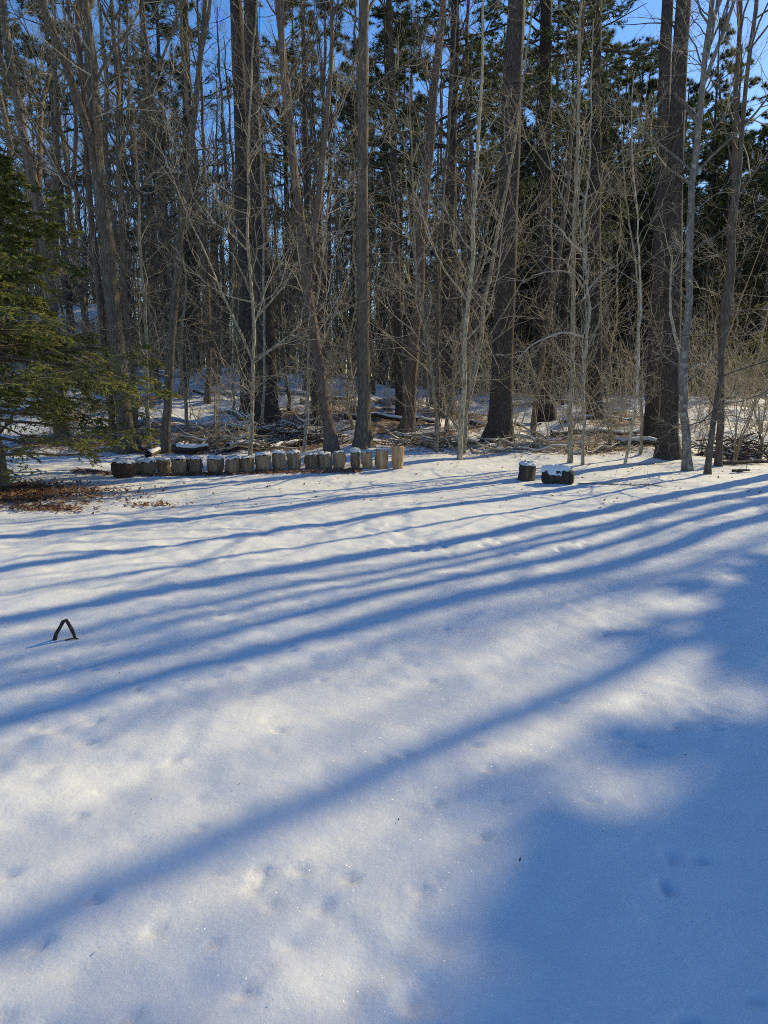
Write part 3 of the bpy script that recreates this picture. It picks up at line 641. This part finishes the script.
# lying log half buried in snow
B = ground_at(558, 483); o = thing('fallen_log', 'short dark log lying on its side under snow beside the lone stump', 'log', B, None, R_(-18))
rng = rng_(433); mb = MB(); xl = np.linspace(-.25, .25, 9); rr = .13 * np.array([.75, .97, 1, 1.02, 1, 1.03, 1, .97, .72]) * 1.05
mb.tubes(np.stack([xl, rng.normal(size=9) * .006, np.full(9, .1)], -1)[None], (rr[:, None] * (1 + .06 * rng.normal(size=(9, 16))))[None], 16)
for s_ in (0, 8):
    v = mb.V[0].reshape(9, 16, 3)[s_]; mb.add(np.concatenate([v, [v.mean(0)]]), np.stack([np.arange(16), (np.arange(16) + 1) % 16, np.full(16, 16)], -1), 0, False)
mb.build('log_side', M['log_dark'], o)
sc_ = MB(); nu, nv = 14, 9; u = np.linspace(-.27, .2, nu); th = np.linspace(R_(28), R_(165), nv)
edge_ = np.sqrt(np.clip(1 - (np.linspace(-1, 1, nu)) ** 2, 0.05, 1))
V = np.stack([np.repeat(u[:, None], nv, 1), (np.cos(th)[None] * (.14 + .015 * rng.normal(size=(nu, 1))) * edge_[:, None]), .1 + np.sin(th)[None] * (.155 + .055 * edge_[:, None] * np.sin(th)[None] ** 2)], -1) + rng.normal(size=(nu, nv, 3)) * .009
ii = np.arange(nu * nv).reshape(nu, nv); sc_.add(V, np.stack([ii[:-1, :-1], ii[:-1, 1:], ii[1:, 1:], ii[1:, :-1]], -1).reshape(-1, 4)); sc_.build('snow_cap', M['snow'], o)

# ------------------------------------------------------------------ fallen branches, brush heaps, shrubs, leaves, the bent stick
def fallen(name, label, cat, p0, p1, r, seed, mat, twigs=6, snow=True, lift=.02, wander=.04):
    rng = rng_(seed); a_ = ground_at(*p0); b_ = ground_at(*p1); n = 10; t = np.linspace(0, 1, n)[:, None]
    P = a_ * (1 - t) + b_ * t; P[:, :2] += np.cumsum(rng.normal(size=(n, 2)) * wander, 0); P[:, 2] = terrain(P[:, 0], P[:, 1]) + r * .7 + lift
    o = thing(name, label, cat, a_); P = P - a_; R = r * (1 - .5 * t[:, 0]); mb = MB(); mb.tubes(P[None], R[None] * (1 + .06 * rng.normal(size=n)), 9)
    if twigs:
        T_, TR, _ = spawn(P[None], R[None], twigs, rng, .15, 1, lambda t_, l: .3 * l + .1, (25, 60), 6, .15, .03, .5, .012, flat=.5); mb.tubes(T_, TR, 4)
        T2, T2R, _ = spawn(T_, TR, 3, rng, .3, 1, lambda t_, l: .4 * l, (25, 60), 4, .2, .03, .7, .01); mb.tubes(T2, T2R, 3)
    mb.build('wood', mat, o)
    if snow:
        s_ = MB(); Q = P.copy(); Q[:, 2] += r * .55; s_.tubes(Q[None], (R * .8)[None] * (1 + .15 * rng.normal(size=n)), 7); s_.build('snow_line', M['snow'], o)
    return o
fallen('fallen_branch', 'snow lined branch lying from the slope down onto the left logs', 'branch', (150, 458), (172, 446), .07, 501, M['hard'], 3)
fallen('fallen_log', 'dark rotting log on the snow behind the left half of the log row', 'log', (178, 453), (212, 451), .11, 502, M['log_dark'], 3)
fallen('fallen_log', 'dark broken log among brush behind the middle of the log row', 'log', (228, 452), (300, 446), .1, 503, M['log_dark'], 5)
fallen('fallen_branch', 'long thin branch on the snow at the lawn edge below the lone stump', 'branch', (578, 484), (655, 486), .011, 504, M['darktwig'], 5, False, .0)
fallen('fallen_log', 'long dark log lying on snow at the far right lawn edge', 'log', (718, 465), (800, 461), .045, 505, M['log_dark'], 3, False)
fallen('fallen_branch', 'short dark branch poking out of the snow at the right lawn edge', 'branch', (731, 473), (745, 472), .03, 506, M['log_dark'], 2, False)
fallen('fallen_branch', 'bare branch lying on the brown leaves below the hemlock', 'branch', (28, 512), (92, 498), .018, 507, M['darktwig'], 8, False)
fallen('fallen_branch', 'dead crooked branch propped under the hemlock boughs at left', 'branch', (0, 470), (85, 470), .03, 508, M['darktwig'], 8, False, .25)
fallen('fallen_log', 'thin snowy log across the forest floor behind the leaning saplings', 'log', (395, 436), (475, 446), .06, 509, M['hard'], 3)
fallen('fallen_log', 'snowy log across the floor between the snowy-footed pine and the right pines', 'log', (550, 436), (650, 432), .08, 510, M['hard'], 3)
fallen('fallen_log', 'snowy log on the slope behind the straight grey trunk', 'log', (345, 418), (440, 424), .09, 511, M['pine'], 3)

rd = rng_(77)
for i, (px_, py_, dx_, dy_, lab) in enumerate([(215, 412, 60, 4, 'snowy fallen trunk on the slope behind the left half of the log row'), (300, 404, 50, -5, 'fallen trunk among the snow left of the straight grey trunk'),
        (195, 392, 40, 3, 'small fallen trunk high on the snowy slope at left'), (470, 425, 60, 3, 'fallen trunk on snow left of the snowy-footed pine'), (560, 424, 70, -4, 'fallen trunk in the shaded woods at centre right'),
        (230, 430, 55, 6, 'crooked fallen branch on the slope above the brush heaps'), (620, 445, 50, 5, 'fallen branch on the snow left of the two big right pines')]):
    fallen('fallen_log', lab, 'log', (px_, py_), (px_ + dx_, py_ + dy_), rd.uniform(.06, .12), 560 + i, M['pine' if i % 2 else 'hard'], 5)

def brush(name, label, cx, cy, wx, hz, num, seed, mat, wy=.6):
    rng = rng_(seed); B = ground_at(cx, cy); o = thing(name, label, 'brush pile', B); mb = MB()
    Ln = rng.uniform(.5, 1.6, num); c = rng.normal(size=(num, 2)) * np.array([wx, wy]) * .5; an = rng.uniform(0, math.pi, num); el = rng.normal(size=num) * .25
    zz = np.abs(rng.normal(size=num)) * hz * .5 * np.exp(-(c[:, 0] / wx) ** 2 * 2); t = np.linspace(-.5, .5, 6)
    P = np.stack([c[:, :1] + np.cos(an)[:, None] * Ln[:, None] * t, c[:, 1:] + np.sin(an)[:, None] * Ln[:, None] * t, zz[:, None] + np.sin(el)[:, None] * Ln[:, None] * t], -1) + rng.normal(size=(num, 6, 3)) * .03
    gz = terrain(P[..., 0] + B[0], P[..., 1] + B[1]) - B[2]; P[..., 2] = np.maximum(P[..., 2] + gz * .7, gz + .01)
    R = rng.uniform(.006, .028, num)[:, None] * np.linspace(1, .5, 6); mb.tubes(P, R, 5)
    A, AR, _ = spawn(P, R, 3, rng, .2, 1, lambda t_, l: .4 * l, (25, 70), 5, .2, .04, .6, .012); mb.tubes(A, AR, 3)
    mb.build('sticks', mat, o)
    s_ = MB(); top = rng.permutation(num)[:num // 3]; Q = P[top].copy(); Q[..., 2] += R[top] * .9; s_.tubes(Q, R[top] * .85, 4); s_.build('snow_lines', M['snow'], o)
    return o
brush('brush_pile', 'low heap of snowy sticks behind the log row near the forked sapling', 225, 447, 1.6, .5, 90, 520, M['twig'])
brush('brush_pile', 'tangled heap of brown sticks behind the log row near the leaning tree', 288, 444, 1.5, .7, 110, 521, M['brown'])
brush('brush_pile', 'flat scatter of sticks on the snow right of the snowy-footed pine', 545, 447, 1.6, .3, 60, 522, M['twig'])
brush('brush_pile', 'brown stick heap at the foot of the slim right trunks', 735, 456, 1.5, .5, 90, 523, M['brown'])
brush('brush_pile', 'sticks strewn on snow left of the snowy-footed pine', 425, 446, 1.4, .25, 50, 524, M['twig'])

def shrub(label, base, H, seed, num=9, spread=.5, mat='twig'):
    rng = rng_(seed); B = ground_at(*base); o = thing('bare_shrub', label, 'shrub', B); mb = MB()
    n = 8; t = np.linspace(0, 1, n); an = rng.uniform(0, 6.28, num); Hh = H * rng.uniform(.5, 1.1, num); sp = rng.uniform(.2, 1, num) * spread * H
    P = np.stack([np.cos(an)[:, None] * sp[:, None] * t ** 1.5, np.sin(an)[:, None] * sp[:, None] * t ** 1.5, -.05 + Hh[:, None] * (1 - (1 - t) ** 1.5)], -1) + np.cumsum(rng.normal(size=(num, n, 3)) * .03, 1)
    R = .0075 * Hh[:, None] * (1 - .75 * t); mb.tubes(P, R, 5)
    A, AR, _ = spawn(P, R, 5, rng, .2, 1, lambda t_, l: .4 * l, (30, 80), 6, .22, .02, .65, .008); mb.tubes(A, AR, 4)
    C_, CR, _ = spawn(A, AR, 5, rng, .2, 1, lambda t_, l: .45 * l, (30, 80), 4, .25, .02, .65, .008); mb.tubes(C_, CR, 3)
    mb.build('stems', M[mat], o); return o
for i, (b_, H_, lab) in enumerate([((735, 462), 1.9, 'tangled bare shrub with arching tan stems at the right edge'), ((760, 458), 2.2, 'bare shrub cut by the right edge of the view'),
        ((700, 455), 1.4, 'low bare shrub between the lichen tree and the slim trunks'), ((505, 436), 3.4, 'tall twiggy shrub in front of the snowy-footed pine trunk'),
        ((330, 432), 2.4, 'twiggy shrub behind the leaning brown tree'), ((215, 440), 2.0, 'bare shrub on the slope behind the left half of the log row'),
        ((608, 452), 2.2, 'bare shrub between the arching sapling and the thin leaning one'), ((80, 448), 2.0, 'bare shrub half hidden behind the hemlock boughs')]):
    shrub(lab, b_, H_, 540 + i)

rl = rng_(61); lm = MB()
def leaves(num, fx, fy, sz=(.035, .075)):
    x = fx(num); y = fy(num, x); z = terrain(x, y) + rl.uniform(.004, .04, num)
    a_ = rl.uniform(0, 6.28, num); L_ = rl.uniform(*sz, num); W_ = L_ * rl.uniform(.45, .7, num); cu = rl.uniform(-.4, .8, num)
    u = np.stack([np.cos(a_), np.sin(a_), rl.normal(size=num) * .35], -1); v = nrm(np.cross(u, np.stack([rl.normal(size=num) * .4, rl.normal(size=num) * .4, np.ones(num)], -1)))
    c = np.stack([x, y, z], -1); up_ = np.array([0, 0, 1.]) * (cu * L_ * .4)[:, None]
    V = np.stack([c - u * L_[:, None] * .5 + up_, c - v * W_[:, None] * .5, c + u * L_[:, None] * .5 + up_, c + v * W_[:, None] * .5], 1)
    b = np.arange(num)[:, None] * 4; lm.add(V, np.concatenate([b + np.array([0, 1, 3]), b + np.array([1, 2, 3])]), 0, False)
leaves(8000, lambda n_: rl.normal(size=n_) * .85 - 5.9, lambda n_, x: 10.1 + rl.normal(size=n_) * .48)
leaves(500, lambda n_: rl.normal(size=n_) * .3 - 4.5, lambda n_, x: 8.95 + rl.normal(size=n_) * .13)
leaves(130, lambda n_: rl.normal(size=n_) * .2 - 3.15, lambda n_, x: 9.25 + rl.normal(size=n_) * .07)
leaves(2600, lambda n_: rl.uniform(-5.6, -.4, n_), lambda n_, x: 12.5 + .11 * (x + 3) + rl.normal(size=n_) * .13)
leaves(9000, lambda n_: rl.uniform(-11, 11, n_), lambda n_, x: 14.6 + rl.gamma(2., 1.6, n_))
leaves(300, lambda n_: rl.uniform(-5, 8, n_), lambda n_, x: rl.uniform(9, 14, n_))
leaves(110, lambda n_: rl.uniform(-4, 6, n_), lambda n_, x: 1.3 + 8 * rl.random(n_) ** 1.5, (.005, .016))
tag(lm.build('leaf_litter', [M['leaf']]), 'fallen brown leaves scattered over snow and under the trees', 'leaves', kind='stuff')

B = ground_at(65, 640); o = thing('bent_stick', 'small bent dark stick stuck in the snow like an arch', 'stick', B)
mb = MB(); Y = B[1]
pts = np.array([at_depth(*q, Y) - B for q in ((55.5, 646), (56, 640), (57.5, 633), (60, 626), (63, 621.5), (65.5, 620.5), (67.5, 625), (70, 631), (72, 635.5), (73.5, 640))])
pts[:, 1] += np.linspace(-.02, .03, len(pts)); pts += rng_(3).normal(size=pts.shape) * .002
mb.tubes(pts[None], (np.array([[.013, .013, .012, .0115, .0135, .012, .0115, .011, .0105, .009]])[..., None] * (1 + .1 * rng_(4).normal(size=(1, 10, 9)))), 9)
mb.tubes(np.array([[[.01, -.02, .002], [.03, -.01, .006], [.06, .0, .006], [.085, .01, .002]]]), np.array([[.004, .005, .005, .003]]), 6)
mb.build('twig', M['log_dark'], o)

# ------------------------------------------------------------------ house glimpsed beyond the hemlock
hx, hy = -19.4, 40.0; hz = float(terrain(hx, hy)); o = thing('house', 'grey house with white trim glimpsed through the hemlock at left', 'house', (hx, hy, hz), None, R_(12))
def box(mb, x0, x1, y0, y1, z0, z1, m=0):
    v = [(x, y, z) for z in (z0, z1) for y in (y0, y1) for x in (x0, x1)]
    mb.add(v, [(0, 2, 3, 1), (4, 5, 7, 6), (0, 1, 5, 4), (2, 6, 7, 3), (0, 4, 6, 2), (1, 3, 7, 5)], m, False)
mb = MB(); box(mb, -4, 3.2, 0, 5, -.6, 2.9)
for z in np.arange(-.5, 2.9, .16): box(mb, -4.02, 3.22, -.025, -.001, z, z + .13)
mb.build('wall', M['siding'], o)
mb = MB(); mb.add([(-4.3, -.4, 2.85), (3.5, -.4, 2.85), (3.5, 5.4, 2.85), (-4.3, 5.4, 2.85), (-4.3, 2.5, 4.0), (3.5, 2.5, 4.0)], [(0, 1, 5, 4), (2, 3, 4, 5)], 0, False); mb.add([(-4.3, -.4, 2.85), (-4.3, 5.4, 2.85), (-4.3, 2.5, 4.0), (3.5, -.4, 2.85), (3.5, 5.4, 2.85), (3.5, 2.5, 4.0), ], [(0, 2, 1), (3, 4, 5)], 0, False); mb.build('roof', M['snow'], o)
mb = MB(); box(mb, -4.32, 3.52, -.44, -.4, 2.68, 2.88); box(mb, 3.1, 3.26, -.05, .05, -.6, 2.68); mb.build('trim', M['trim'], o)
for wx_ in (-2.6, .2, 1.6):
    mb = MB(); box(mb, wx_ - .5, wx_ - .42, -.07, -.03, .9, 2.3); box(mb, wx_ + .42, wx_ + .5, -.07, -.03, .9, 2.3); box(mb, wx_ - .42, wx_ + .42, -.07, -.03, 2.2, 2.3); box(mb, wx_ - .42, wx_ + .42, -.08, -.03, .9, .98); f = mb.build('window', M['trim'], o)
    mb = MB(); box(mb, wx_ - .42, wx_ + .42, -.045, -.03, .98, 2.2); mb.build('pane', M['pane'], f)
